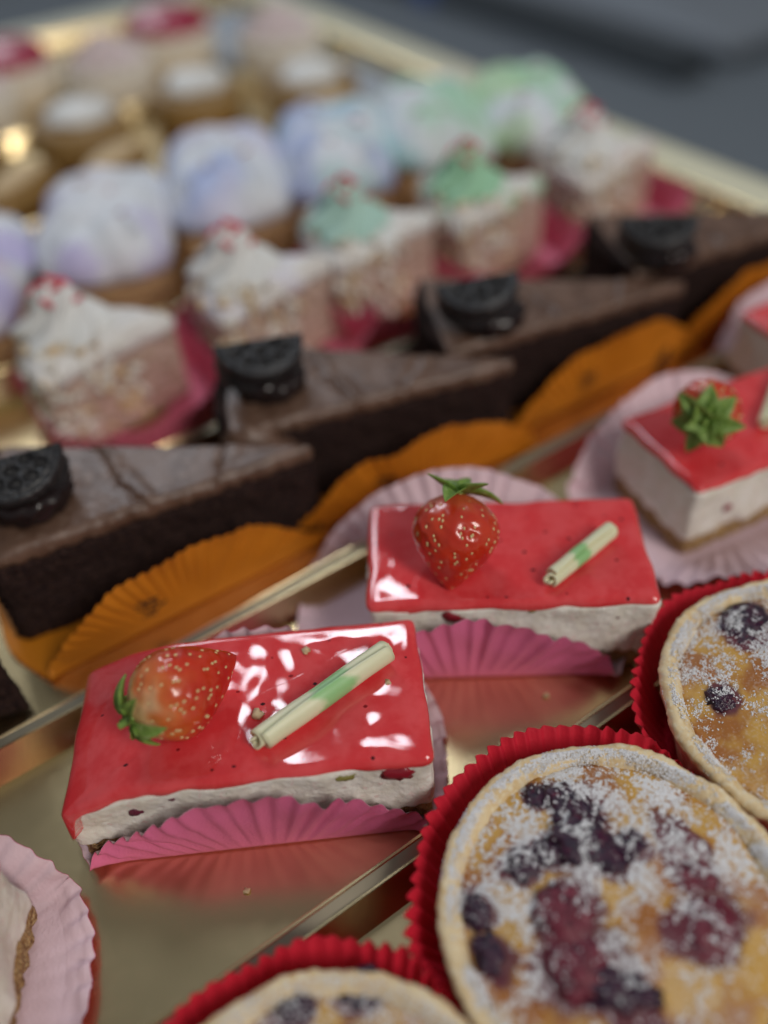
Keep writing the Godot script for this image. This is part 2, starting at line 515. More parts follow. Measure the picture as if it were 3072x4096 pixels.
var berry_cache := {}
func strawberry(at: Vector3, basis: Basis, r: float, length: float, pale: float, leaf_pose: Array, label: String, variant: int) -> Node3D:
	# local y runs from the tip (0) to the calyx (length)
	var t := thing("strawberry", label, "strawberry", at, 0.0, "strawberries on the red slices")
	t.basis = basis
	var prof := func(v: float) -> float:      # v 0 at the calyx, 1 at the tip
		return r * pow(sin(PI * pow(clampf(v, 0.0, 1.0), 0.72)), 0.78) * (1.0 + 0.06 * sin(v * 5.0))
	var seeds: Array = []
	var k := 0
	var acc := 0.0
	var n := 150
	var total := 0.0
	for i in 400:
		total += prof.call((i + 0.5) / 400.0)
	for i in 400:
		acc += prof.call((i + 0.5) / 400.0) / total * n
		while acc >= k + 0.5:
			seeds.append(Vector2(clampf((i + 0.5) / 400.0 + 0.018 * sin(k * 5.7), 0.02, 0.985), k * 2.39996 + 0.22 * sin(k * 7.3) + 0.12 * sin(k * 3.1)))
			k += 1
	var spot := func(v: float, a: float) -> Vector3:
		var rr: float = prof.call(v) * (1.0 + 0.03 * sin(2.0 * a + variant) + 0.02 * sin(3.0 * a))
		return Vector3(cos(a) * rr, length * (1.0 - v), sin(a) * rr)
	var pts: Array = []
	for s in seeds:
		pts.append(spot.call(s.x, s.y))
	var nu := 88
	var nv := 64
	var verts := PackedVector3Array()
	var cols := PackedColorArray()
	for j in nv:
		var v := j / (nv - 1.0)
		for i in nu:
			var p: Vector3 = spot.call(v, TAU * i / nu)
			var axis := Vector3(0, p.y, 0)
			var out := (p - axis).normalized()
			var dip := 0.0
			for q in pts:
				if absf(q.y - p.y) < 0.003:
					var d2: float = p.distance_squared_to(q)
					if d2 < 7e-6:
						dip += exp(-d2 / 9e-7)
			p -= out * (0.00060 * min(dip, 1.0))
			p += out * 0.00025 * wave(p, 260.0, variant * 5.0)
			verts.append(p)
			var c := Color(0.52, 0.014, 0.010).lerp(Color(0.64, 0.045, 0.012), 0.5 + 0.5 * wave(p, 90.0, variant))
			var edge := v + 0.10 * wave(p, 150.0, 3.0 + variant)
			c = c.lerp(Color(0.66, 0.16, 0.035), pale * (1.0 - smoothstep(0.10, 0.55, edge)))
			c = c.lerp(Color(0.72, 0.42, 0.22), pale * (1.0 - smoothstep(0.06, 0.20, edge)))
			cols.append(c)
	var body := part("flesh", finish(verts, grid_index(nu, nv, true), PackedVector2Array(), cols), M.berry_skin, t)
	if not berry_cache.has("seed"):
		berry_cache.seed = blob(Vector3(0.00041, 0.00060, 0.00034), 0.1, 1.0, 2.0, 8)
	for i in pts.size():
		var s: Vector2 = seeds[i]
		if s.x < 0.05 or s.x > 0.975:
			continue
		var p: Vector3 = pts[i]
		var ahead: Vector3 = spot.call(s.x - 0.02, s.y)
		var up := (ahead - p).normalized()
		var side := up.cross(Vector3(cos(s.y), 0, sin(s.y))).normalized()
		var out := side.cross(up).normalized()
		var o := part("seed", berry_cache.seed, M.seed, t)
		o.transform = Transform3D(Basis(side, up, out), p - out * 0.00042 * signf(out.dot(Vector3(cos(s.y), 0, sin(s.y)))))
	var calyx := Node3D.new()
	calyx.name = "calyx"
	t.add_child(calyx)
	calyx.position = Vector3(0, length * 0.995, 0)
	part("stem", lathe([Vector2(0.0, 0.004), Vector2(0.0009, 0.0038), Vector2(0.0010, 0.001), Vector2(0.002, -0.0006), Vector2(0.0, -0.001)], 10), M.leaf, calyx)
	for i in leaf_pose.size():
		var lp: Array = leaf_pose[i]    # angle, length, width, lift at the root, curl
		var o := part("leaf", leaf_mesh(lp[1], lp[2], lp[3], lp[4]), M.leaf, calyx)
		o.rotation_degrees.y = lp[0]
	return t

func leaf_mesh(l: float, w: float, lift: float, curl: float) -> ArrayMesh:
	# a pointed sepal with thickness, rising at lift degrees and bending by curl degrees along its length
	var top := PackedVector3Array()
	var n := 9
	var p := Vector3(0.0008, 0, 0)
	var half := 2
	for j in n:
		var s := j / (n - 1.0)
		var a := deg_to_rad(lift + curl * s)
		var wd: float = w * (pow(sin(PI * pow(s, 0.6) * 0.98 + 0.05), 0.9) if s < 0.99 else 0.02)
		for i in 5:
			var x := (i - half) / 2.0
			top.append(p + Vector3(-sin(a), cos(a), 0) * (absf(x) * wd * 0.35 + 0.0001) + Vector3(0, 0, x * wd * 0.5))
		p += Vector3(cos(a), sin(a), 0) * l / (n - 1)
	var v := top.duplicate()
	for j in n:
		var s := j / (n - 1.0)
		var a := deg_to_rad(lift + curl * s)
		for i in 5:
			v.append(top[j * 5 + i] - Vector3(-sin(a), cos(a), 0) * 0.00035)
	var idx := grid_index(5, n, false)
	var m := n * 5
	var low := grid_index(5, n, false)
	low.reverse()
	for k in low:
		idx.append(k + m)
	for j in n - 1:
		for e in [0, 4]:
			var a: int = j * 5 + e
			var b: int = a + 5
			if e == 0:
				idx.append_array([a, b, a + m, b, b + m, a + m])
			else:
				idx.append_array([b, a, a + m, b, a + m, b + m])
	return finish(v, idx, PackedVector2Array(), PackedColorArray(), false)

func chocolate_roll(a: Vector3, b: Vector3, r: float, band: Vector2, flip: float, label: String) -> void:
	# a thin sheet rolled up nearly twice, its ends a little ragged; local x from end to end
	var l := a.distance_to(b)
	var t := thing("chocolate_roll", label, "chocolate roll", a, 0.0, "chocolate rolls on the red slices")
	var x := (b - a).normalized()
	var z := x.cross(Vector3.UP).normalized()
	t.basis = Basis(x, z.cross(x).normalized(), z)
	var turns := 1.9
	var m := 72
	var nl := 30
	var th := 0.0009
	var v := PackedVector3Array()
	var col := PackedColorArray()
	for k in nl + 1:
		var s := k / float(nl)
		for i in 2 * m:
			var q := i if i < m else 2 * m - 1 - i
			var u := q / (m - 1.0)
			var ang := flip * (u - 1.0) * turns * TAU + 1.15 + 0.22 * sin(s * 3.0)
			var rr := lerpf(r * 0.30, r, u) * (1.0 + 0.05 * wave(Vector3(s * 3.0, u * 3.0, r * 300.0), 1.0))
			if i >= m:
				rr -= th
			var start := -0.0035 * (1.0 - u) + 0.0006 * sin(u * 17.0)
			var stop := l - 0.0016 * u + 0.0007 * sin(u * 13.0 + 2.0)
			v.append(Vector3(lerpf(start, stop, s), sin(ang) * rr, cos(ang) * rr))
			var e: float = s + 0.05 * nz.get_noise_2d(ang * 0.8, 4.0 + r * 900.0)
			var g: float = smoothstep(band.x - 0.01, band.x + 0.05, e) * (1.0 - smoothstep(band.y - 0.05, band.y + 0.01, e))
			col.append(Color(0.80, 0.78, 0.52).lerp(Color(0.24, 0.56, 0.20), g * 0.85))
	var idx := grid_index(2 * m, nl + 1, true)
	for e in [0, nl]:
		var o: int = e * 2 * m
		for i in m - 1:
			var q := [o + i, o + i + 1, o + 2 * m - 1 - i, o + i + 1, o + 2 * m - 2 - i, o + 2 * m - 1 - i]
			if e == 0:
				q.reverse()
			idx.append_array(q)
	part("rolled_sheet", finish(v, idx, PackedVector2Array(), col), M.roll, t)

# ---------------------------------------------------------------- berry tart
func tart_height(x: float, z: float, shift: float) -> float:
	var r := sqrt(x * x + z * z)
	return 0.0268 + 0.0052 * (1.0 - pow(min(r, 0.0380) / 0.0380, 2.0)) + 0.0007 * wave(Vector3(x, 0, z), 55.0, shift) + 0.00025 * wave(Vector3(x, 0, z), 220.0, shift)

func filling_tex(size: int, berries: Array, shift: int) -> ImageTexture:
	var n1 := noise_bytes(size, 0.010 * 512 / size, 4, 100 + shift)
	var n2 := noise_bytes(size, 0.006 * 512 / size, 3, 110 + shift)
	var n3 := noise_bytes(size, 0.16 * 512 / size, 3, 120 + shift)
	var im := PackedByteArray()
	im.resize(size * size * 3)
	for y in size:
		for x in size:
			var i := y * size + x
			var px := (x / float(size) - 0.5) * 0.1
			var pz := (y / float(size) - 0.5) * 0.1
			if px * px + pz * pz > 0.0019:
				continue
			var t := smoothstep(0.3, 0.7, n1[i] / 255.0)
			var c := Color(0.36, 0.125, 0.018).lerp(Color(0.58, 0.33, 0.065), t)
			var stain := 0.0
			for b in berries:
				var d: float = Vector2((px - b[0]) / b[2], (pz - b[1]) / b[3]).length()
				stain = max(stain, 1.0 - smoothstep(1.15, 1.6, d + (n1[i] / 255.0 - 0.5) * 0.8))
			c = c.lerp(Color(0.10, 0.010, 0.035), stain * 0.92)
			var dust := smoothstep(0.52, 0.72, n3[i] / 255.0 * 0.6 + n2[i] / 255.0 * 0.4 + 0.03)
			c = c.lerp(Color(0.78, 0.76, 0.76), dust * 0.2)
			c = c.linear_to_srgb()
			im[i * 3] = int(255 * c.r)
			im[i * 3 + 1] = int(255 * c.g)
			im[i * 3 + 2] = int(255 * c.b)
	return ImageTexture.create_from_image(Image.create_from_data(size, size, false, Image.FORMAT_RGB8, im))

func berry_tart(at: Vector3, shift: int, berries: Array, tex_size: int, grains: int, label: String) -> void:
	# berries: [x, z, half length, half width, turn, kind] in the tart's own axes
	var t := thing("berry_tart", label, "tart", at, 0.0, "berry tarts dusted with sugar")
	var sh := float(shift)
	var shell := func(q: Vector3) -> Vector3:
		var flat := Vector3(q.x, 0, q.z)
		var out := flat.normalized()
		var k := 0.0009 * wave(q, 60.0, sh) + 0.0005 * wave(q, 300.0, sh)
		return q + out * k + Vector3(0, (0.0008 * wave(flat, 70.0, sh + 3.0) + 0.00035 * wave(flat, 500.0, sh)) * smoothstep(0.015, 0.026, q.y), 0)
	part("pastry_shell", lathe([Vector2(0.0, 0.0012), Vector2(0.03, 0.0012), Vector2(0.0345, 0.0014), Vector2(0.036, 0.003), Vector2(0.038, 0.009), Vector2(0.0402, 0.016), Vector2(0.0422, 0.022), Vector2(0.0432, 0.0255), Vector2(0.0438, 0.0275), Vector2(0.0436, 0.0289), Vector2(0.0426, 0.0296), Vector2(0.0408, 0.0296), Vector2(0.0393, 0.0288), Vector2(0.0383, 0.0272), Vector2(0.0378, 0.0250), Vector2(0.0370, 0.021), Vector2(0.02, 0.02), Vector2(0.0, 0.02)], 260, shell), M.pastry, t)
	var fm := StandardMaterial3D.new()
	fm.resource_name = "filling"
	fm.albedo_texture = filling_tex(tex_size, berries, shift)
	fm.roughness = 0.6
	fm.heightmap_enabled = true
	fm.heightmap_texture = M.frosting.heightmap_texture
	fm.heightmap_scale = 0.02
	fm.uv1_scale = Vector3.ONE
	var prof: Array = []
	for k in 42:
		prof.append(Vector2(0.0383 * (1.0 - k / 41.0), 0.03))
	var bake := func(q: Vector3) -> Vector3:
		return Vector3(q.x, tart_height(q.x, q.z, sh), q.z)
	var base: Array = [Vector2(0.0, 0.0225), Vector2(0.0379, 0.0225)]
	var dome := func(q: Vector3) -> Vector3:
		return q if q.y < 0.023 else bake.call(q)
	part("filling", lathe(base + prof, 150, dome), fm, t)
	var tops: Array = []
	for b in berries:
		var y := tart_height(b[0], b[1], sh)
		var up: float = min(b[2], b[3]) * 0.42
		var m := blob(Vector3(b[2], up, b[3]), 0.22 if b[5] == 1 else 0.36, 4.5 if b[5] == 1 else 1.9, b[0] * 900.0 + sh, 26)
		var o := part("berry", m, M.raspberry if b[5] == 1 else M.blueberry, t)
		o.position = Vector3(b[0], y - up * 0.35, b[1])
		o.rotation_degrees.y = b[4]
		tops.append([b[0], b[1], b[2], b[3], y - up * 0.35, up, deg_to_rad(b[4]), b[5]])
	# sugar: small clumped grains lying on whatever is uppermost
	rng.seed = 900 + shift
	var xs: Array = []
	var density := FastNoiseLite.new()
	density.seed = 40 + shift
	density.frequency = 1.0
	var tries := 0
	while xs.size() < grains and tries < grains * 8:
		tries += 1
		var a := rng.randf() * TAU
		var r := 0.0436 * sqrt(rng.randf())
		var x := cos(a) * r
		var z := sin(a) * r
		var c := 0.5 + 0.55 * density.get_noise_2d(x * 70.0, z * 70.0) + 0.5 * density.get_noise_2d(x * 420.0 + 9.0, z * 420.0) + 0.25 * density.get_noise_2d(x * 1300.0 + 9.0, z * 1300.0)
		c += 0.16 if r > 0.0380 else 0.0
		c += 0.22 * (x * 0.55 - z * 0.83) / 0.04      # shaken on from the far side
		if rng.randf() * 0.36 + 0.50 > c:
			continue
		var y := tart_height(x, z, sh)
		if r > 0.0382:
			var k := (r - 0.0382) / 0.0054
			y = 0.0272 + 0.0026 * sin(PI * clampf(k * 0.9 + 0.05, 0.0, 1.0)) + 0.0008 * wave(Vector3(x, 0, z), 70.0, sh + 3.0)
		for b in tops:
			var dx: float = x - b[0]
			var dz: float = z - b[1]
			var ca := cos(b[6])
			var sa := sin(b[6])
			var ux: float = (dx * ca - dz * sa) / b[2]
			var uz: float = (dx * sa + dz * ca) / b[3]
			var d := ux * ux + uz * uz
			if d < 1.0:
				y = max(y, b[4] + b[5] * sqrt(1.0 - d))
				if rng.randf() < (0.93 if b[7] == 2 else 0.2):
					y = -1.0
		if y > 0.0:
			xs.append(Vector3(x, y + 0.00006, z))
	var grain := blob(Vector3.ONE * 0.00016, 0.5, 2.5, 1.0, 6)
	grain.surface_set_material(0, M.sugar)
	var mm := MultiMesh.new()
	mm.transform_format = MultiMesh.TRANSFORM_3D
	mm.mesh = grain
	mm.instance_count = xs.size()
	for i in xs.size():
		var sc := rng.randf_range(0.45, 1.0) if rng.randf() < 0.85 else rng.randf_range(1.0, 1.9)
		mm.set_instance_transform(i, Transform3D(Basis.from_euler(Vector3(rng.randf() * 6, rng.randf() * 6, 0)).scaled(Vector3(sc, sc * 0.7, sc)), xs[i]))
	var o := MultiMeshInstance3D.new()
	o.name = "sugar_dust"
	o.multimesh = mm
	o.set_meta("kind", "stuff")
	t.add_child(o)

# ---------------------------------------------------------------- chocolate wedge
func swirl(r: float, h: float, ribs: int, twist: float, m: Material, parent: Node3D, at: Vector3) -> MeshInstance3D:
	var v := PackedVector3Array()
	var nu := ribs * 10
	var nv := 22
	for j in nv:
		var s := j / (nv - 1.0)
		for i in nu:
			var a := TAU * i / nu
			var rr := r * (pow(1.0 - s, 0.62) * (1.0 + 0.12 * sin(s * 9.0))) * (1.0 + 0.15 * sin(a * ribs + twist * s * TAU))
			if j == 0:
				rr *= 0.9
			v.append(Vector3(cos(a) * rr, h * s, sin(a) * rr))
	var o := part("swirl", finish(v, grid_index(nu, nv, true), PackedVector2Array(), PackedColorArray()), m, parent)
	o.position = at
	return o

func chocolate_wedge(at: Vector3, turn: float, shift: float, dollop: Vector3, label: String) -> Node3D:
	var t := thing("chocolate_wedge", label, "cake slice", at, turn, "chocolate cake wedges")
	var l := 0.122
	var side := func(q: Vector3, n: Vector3) -> Vector3:
		return q + n * (0.0007 * wave(q, 120.0, shift) + 0.0006 * wave(q, 420.0, shift + 2.0)) - n * (0.0006 if absf(fmod(q.y, 0.0135) - 0.011) < 0.001 else 0.0)
	var rows := [[0.003, 0.5, 0.0014], [0.0, 1, 0.0016]]
	for k in 14:
		rows.append([0.0, 1, 0.0016 + 0.0364 * (k + 1) / 14.0])
	rows.append([0.003, 0.5, 0.0384])
	part("sponge", prism(wedge_outline(l, 29.0, 0.009, 0.0016), rows, side), M.sponge, t)
	var top := func(q: Vector3, n: Vector3) -> Vector3:
		var flat := q * Vector3(1, 0, 1)
		if q.y > 0.0425:
			q.y += 0.0006 * wave(flat, 35.0, shift) + 0.00015 * wave(flat, 200.0, shift)
			# ridges left by the spreading knife, and cracks across
			for c in [[-0.010 + 0.004 * sin(shift), 0.5, 0.0], [0.026 + 0.006 * cos(shift), -0.4, 0.0]]:
				var d: float = q.x - c[0] - q.z * c[1] + 0.002 * wave(flat, 120.0, shift + c[0] * 100.0)
				q.y -= 0.0011 * exp(-pow(d / 0.0009, 2.0)) - 0.0007 * exp(-pow((d - 0.0035) / 0.0025, 2.0))
		else:
			q += n * 0.0006 * wave(flat, 200.0, shift)
			q.y += 0.0012 * wave(flat, 150.0, shift + 4.0)
		return q
	rows = [[0.002, 0.5, 0.0383], [0, 1, 0.0383], [-0.0004, 1, 0.0395], [-0.0004, 1, 0.042], [0.0004, 1, 0.0436], [0.0016, 1, 0.0444]]
	for k in range(1, 30):
		rows.append([0.0016, 1.0 - k / 30.0, 0.0446])
	part("frosting", prism(wedge_outline(l, 29.0, 0.009, 0.0012), rows, top), M.frosting, t)
	# crumb coat on the round outer end
	var coat := resample([Vector2(l * 0.55 - l * cos(0.25), -l * sin(0.25)), Vector2(l * 0.55 - l * 1.012, -l * 0.13), Vector2(l * 0.55 - l * 1.018, 0), Vector2(l * 0.55 - l * 1.012, l * 0.13), Vector2(l * 0.55 - l * cos(0.25), l * sin(0.25)), Vector2(l * 0.55 - l * 0.965, 0)], 0.002, 0.0012)
	var rough := func(q: Vector3, n: Vector3) -> Vector3:
		return q + n * (0.0010 * wave(q, 500.0, shift) + 0.0006 * wave(q, 1100.0, shift))
	rows = []
	for k in 26:
		rows.append([0.0, 1, 0.0016 + 0.0425 * k / 25.0])
	rows.append([0.001, 0.9, 0.0448])
	part("crumb_coat", prism(coat, rows, rough), M.sponge, t)
	var under: Vector3 = t.transform.affine_inverse() * dollop
	var ridges := func(q: Vector3) -> Vector3:
		var a := atan2(q.z, q.x)
		var k := 1.0 + 0.035 * sin(a * 11.0 + q.y * 900.0) + 0.05 * wave(q, 90.0, shift)
		return Vector3(q.x * k, q.y + 0.0006 * wave(q, 140.0, shift), q.z * k)
	part("ganache", lathe([Vector2(0.0, 0.0), Vector2(0.0112, 0.0), Vector2(0.0132, 0.0015), Vector2(0.0142, 0.0035), Vector2(0.0136, 0.0050), Vector2(0.0146, 0.0065), Vector2(0.0140, 0.0082), Vector2(0.0120, 0.0096), Vector2(0.006, 0.0104), Vector2(0.0, 0.0106)], 66, ridges), M.ganache, t).position = Vector3(under.x, 0.0440, under.z)
	return t

var cookie_mesh: ArrayMesh
func cookie_half(at: Vector3, turn: Vector3, label: String) -> void:
	if cookie_mesh == null:
		var c: Array = []
		for k in 15:
			var a := PI * k / 14.0
			c.append(Vector2(cos(a), sin(a)) * 0.0172)
		var emboss := func(q: Vector3, _n: Vector3) -> Vector3:
			if q.y > 0.0105:
				var p := Vector2(q.x, q.z)
				var r := p.length()
				if r < 0.0143:
					var dip := 0.0
					for k in 7:
						var a := PI * (k + 0.1) / 6.2
						dip = max(dip, 1.0 - smoothstep(0.0019, 0.0024, p.distance_to(Vector2(cos(a), sin(a)) * 0.0112)))
					for k in 3:
						var a := PI * (k + 0.5) / 3.0
						dip = max(dip, 1.0 - smoothstep(0.0019, 0.0024, p.distance_to(Vector2(cos(a), sin(a)) * 0.0062)))
					dip = max(dip, 1.0 - smoothstep(0.0014, 0.0022, r))
					q.y -= 0.0018 * dip
				elif r < 0.0150:
					q.y -= 0.0004
			return q + Vector3(0, 0.0002 * wave(q, 400.0, 1.0), 0)
		var rows := [[0.001, 0.5, 0.0], [0.0, 1, 0.0005], [0, 1, 0.0035], [0.0012, 1, 0.0042], [0.0012, 1, 0.0068], [0, 1, 0.0075], [0, 1, 0.0104], [0.0008, 1, 0.0112]]
		for k in range(1, 40):
			rows.append([0.0008, 1.0 - k / 40.0, 0.0112])
		cookie_mesh = prism(resample(c, 0.001, 0.0009), rows, emboss)
	var t := thing("cookie_half", label, "cookie", at, 0.0, "dark cookie halves on the chocolate wedges")
	t.rotation_degrees = turn
	t.scale = Vector3(1.0, 1.25, 1.0)
	part("biscuit", cookie_mesh, M.cookie, t)

# ---------------------------------------------------------------- iced cakes farther back
func flaked_wedge(at: Vector3, turn: float, shift: float, sw: String, tint: Color, label: String) -> void:
	var t := thing("cream_cake_wedge", label, "cake slice", at, turn, "cream cake wedges in pink cups")
	var l := 0.068
	var side := func(q: Vector3, n: Vector3) -> Vector3:
		return q + n * (0.0008 * wave(q, 120.0, shift) + 0.0004 * wave(q, 500.0, shift))
	var rows := [[0.003, 0.5, 0.0014], [0.0, 1, 0.0016]]
	for k in 10:
		rows.append([0.0, 1, 0.0016 + 0.036 * (k + 1) / 10.0])
	rows.append([0.003, 0.5, 0.038])
	part("mousse", prism(wedge_outline(l, 58.0, 0.004, 0.002), rows, side), M.mousse, t)
	var top := func(q: Vector3, n: Vector3) -> Vector3:
		return q + n * (0.0010 * wave(q, 150.0, shift + 1.0)) + Vector3(0, 0.0012 * wave(q * Vector3(1, 0, 1), 60.0, shift), 0)
	var tinted := func(q: Vector3) -> Color:
		return Color(0.76, 0.73, 0.70).lerp(tint, smoothstep(-0.1, 0.5, wave(q, 40.0, shift + 7.0)) * 0.9)
	rows = [[0.002, 0.5, 0.0375], [-0.0008, 1, 0.0378], [-0.001, 1, 0.041], [0.0005, 1, 0.0445], [0.003, 1, 0.0465]]
	for k in range(1, 10):
		rows.append([0.003, 1.0 - k / 10.0, 0.047])
	part("icing", prism(wedge_outline(l, 58.0, 0.005, 0.002), rows, top, tinted), M.pastel, t)
	rng.seed = 300 + int(shift)
	for k in 170:          # nut flakes stuck on the outer end and along the top edge
		var a := deg_to_rad(rng.randf_range(-29, 29))
		var o: MeshInstance3D = part("flake", flake_mesh(), M.flake if rng.randf() < 0.4 else M.white_flake, t)
		var r := l * rng.randf_range(0.985, 1.01)
		var y := rng.randf_range(0.004, 0.044)
		if k > 90:
			r = l * rng.randf_range(0.55, 0.97)
			y = 0.0478
		o.position = Vector3(l * 0.55 - r * cos(a), y, r * sin(a))
		if k % 3 == 0:        # some on the cut face
			var along := rng.randf_range(0.35, 0.98)
			o.position = Vector3(l * 0.55 - l * along * cos(deg_to_rad(29)), rng.randf_range(0.006, 0.044), l * along * sin(deg_to_rad(29)) + 0.0006)
		o.rotation = Vector3(rng.randf() * 6, rng.randf() * 6, rng.randf() * 6)
		o.scale = Vector3.ONE * rng.randf_range(0.8, 1.9)
	var s := swirl(0.0190, 0.024, 6, 1.5, M[sw], t, Vector3(-0.010, 0.0465, 0))
	for k in 9:
		var o := part("sprinkle", sprinkle_mesh(), M.sprinkle, s)
		var a := k * 2.4
		var rr := 0.002 + 0.0011 * k
		o.position = Vector3(cos(a) * rr, 0.024 * (1.0 - pow(rr / 0.0190, 1.6)) + 0.0012, sin(a) * rr)
		o.rotation = Vector3(1.2 * sin(k * 3.0), k, 1.0)
		o.scale = Vector3.ONE * 1.1

var small := {}
func flake_mesh() -> ArrayMesh:
	if not small.has("flake"):
		small.flake = blob(Vector3(0.0024, 0.0007, 0.0016), 0.4, 1.5, 4.0, 8)
	return small.flake

func sprinkle_mesh() -> ArrayMesh:
	if not small.has("sprinkle"):
		small.sprinkle = blob(Vector3(0.0012, 0.0036, 0.0012), 0.05, 1.0, 4.0, 10)
	return small.sprinkle

func pastel_cake(at: Vector3, turn: float, shift: float, tints: Array, label: String) -> void:
	var t := thing("pastel_cake", label, "cake slice", at, turn, "pastel iced cakes")
	var l := 0.104
	var w := 0.066
	var rough := func(q: Vector3, n: Vector3) -> Vector3:
		return q + n * (0.001 * wave(q, 150.0, shift) + 0.0006 * wave(q, 500.0, shift))
	var rows := [[0.003, 0.5, 0.0014], [0.0, 1, 0.0016], [0, 1, 0.01], [0, 1, 0.02], [0, 1, 0.027], [0.003, 0.5, 0.0275]]
	part("sponge", prism(rect_outline(l, w, 0.020, 0.003), rows, rough), M.brown_sponge, t)
	var top := func(q: Vector3, n: Vector3) -> Vector3:
		return q + n * (0.0022 * wave(q, 38.0, shift)) + Vector3(0, 0.0030 * wave(q * Vector3(1, 0, 1), 45.0, shift + 3.0) * smoothstep(0.03, 0.04, q.y), 0)
	var tinted := func(q: Vector3) -> Color:
		var c: Color = Color(0.74, 0.78, 0.84)
		c = c.lerp(tints[0], 0.75 * smoothstep(-0.15, 0.6, wave(q, 22.0, shift + 5.0) + 0.3 * wave(q, 150.0, shift) - q.z * 9.0))
		return c.lerp(tints[1], 0.75 * smoothstep(-0.1, 0.6, wave(q, 22.0, shift + 25.0) + 0.3 * wave(q, 150.0, shift + 4.0) + q.z * 9.0))
	rows = [[0.002, 0.5, 0.0268], [-0.0015, 1, 0.027], [-0.0018, 1, 0.034], [0.0005, 1, 0.040], [0.005, 1, 0.0455], [0.012, 1, 0.0495]]
	for k in range(1, 14):
		rows.append([0.012, 1.0 - k / 14.0, 0.050 + 0.003 * k / 14.0])
	part("icing", prism(rect_outline(l, w, 0.022, 0.002), rows, top, tinted), M.pastel, t)
	rng.seed = 500 + int(shift * 10)
	for k in 6:
		var o := part("sprinkle", sprinkle_mesh(), M.fruit_red if k % 2 else M.mousse, t)
		o.position = Vector3(rng.randf_range(-0.03, 0.03), 0.051, rng.randf_range(-0.018, 0.018))
		o.rotation = Vector3(1.5, rng.randf() * 6, 0)

func caramel_cake(at: Vector3, shift: float, label: String) -> void:
	var t := thing("caramel_cake", label, "cake", at, 0.0, "brown cakes with white icing")
	var rough := func(q: Vector3, n: Vector3) -> Vector3:
		return q + n * (0.002 * wave(q, 90.0, shift)) + Vector3(0, 0.0015 * wave(q, 120.0, shift), 0) * smoothstep(0.01, 0.02, q.y)
	part("body", prism(disc_outline(0.036, 60), [[0, 0.5, 0.0014], [0.004, 1, 0.0014], [0.002, 1, 0.008], [0, 1, 0.016], [0.001, 1, 0.022], [0.005, 1, 0.0245], [0.005, 0.6, 0.025], [0.005, 0.3, 0.025]], rough), M.caramel, t)
	part("icing", blob(Vector3(0.024, 0.009, 0.020), 0.16, 1.2, shift, 30), M.swirl_white, t).position = Vector3(0.002, 0.027, 0)

func eclair(at: Vector3, turn: float, shift: float, label: String) -> void:
	var t := thing("pastry_finger", label, "pastry", at, turn, "golden pastry fingers")
	part("dough", blob(Vector3(0.036, 0.012, 0.013), 0.12, 2.0, shift, 30), M.caramel, t).position = Vector3(0, 0.0122, 0)
	part("icing", blob(Vector3(0.026, 0.005, 0.009), 0.1, 2.0, shift, 24), M.flake, t).position = Vector3(0, 0.0215, 0)

func red_dome(at: Vector3, shift: float, label: String) -> void:
	var t := thing("red_glazed_cake", label, "cake", at, 0.0, "red glazed round cakes")
	part("base", prism(disc_outline(0.04, 60), [[0, 0.5, 0.0014], [0.001, 1, 0.0014], [0, 1, 0.01], [0, 1, 0.026], [0.002, 1, 0.03], [0.003, 0.5, 0.031]]), M.vanilla, t)
	part("glaze", blob(Vector3(0.037, 0.014, 0.037), 0.06, 2.0, shift, 36), M.red_top, t).position = Vector3(0, 0.031, 0)

# ---------------------------------------------------------------- trays
func sheet(prof: Array, x0: float, x1: float) -> ArrayMesh:
	# a bent sheet: the profile [z, y] swept along x; sharp folds
	var st := SurfaceTool.new()
	st.begin(Mesh.PRIMITIVE_TRIANGLES)
	st.set_smooth_group(-1)
	for i in prof.size() - 1:
		var a := Vector3(x0, prof[i].y, prof[i].x)
		var b := Vector3(x0, prof[i + 1].y, prof[i + 1].x)
		var d := Vector3(x1 - x0, 0, 0)
		for p in [a, b + d, b, a, a + d, b + d]:
			st.set_uv(Vector2(p.x, p.z))
			st.add_vertex(p)
	st.generate_normals()
	return st.commit()

func tray(z_far: float, z_near: float, x0: float, x1: float, label: String) -> void:
	# z_far: top of the far wall; z_near: where the near lip begins
	var t := thing("gold_tray", label, "tray", Vector3.ZERO, 0.0, "gold trays")
	part("floor_panel", sheet([Vector2(z_far + 0.0048, 0), Vector2(z_near - 0.0042, 0)], x0, x1), M.gold, t)
	part("far_wall", sheet([Vector2(z_far, 0.0105), Vector2(z_far + 0.0048, 0)], x0, x1), M.gold, t)
	part("near_wall", sheet([Vector2(z_near - 0.0042, 0), Vector2(z_near - 0.0004, 0.0102)], x0, x1), M.gold, t)
	part("bead", sheet([Vector2(z_near - 0.0004, 0.0102), Vector2(z_near, 0.0107), Vector2(z_near + 0.0007, 0.0107), Vector2(z_near + 0.0010, 0.0103)], x0, x1), M.gold, t)
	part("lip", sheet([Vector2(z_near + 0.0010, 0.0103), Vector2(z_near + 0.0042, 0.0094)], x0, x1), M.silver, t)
	part("bead", sheet([Vector2(z_near + 0.0042, 0.0094), Vector2(z_near + 0.0044, 0.0104), Vector2(z_near + 0.0050, 0.0104), Vector2(z_near + 0.0052, 0.0085)], x0, x1), M.gold, t)

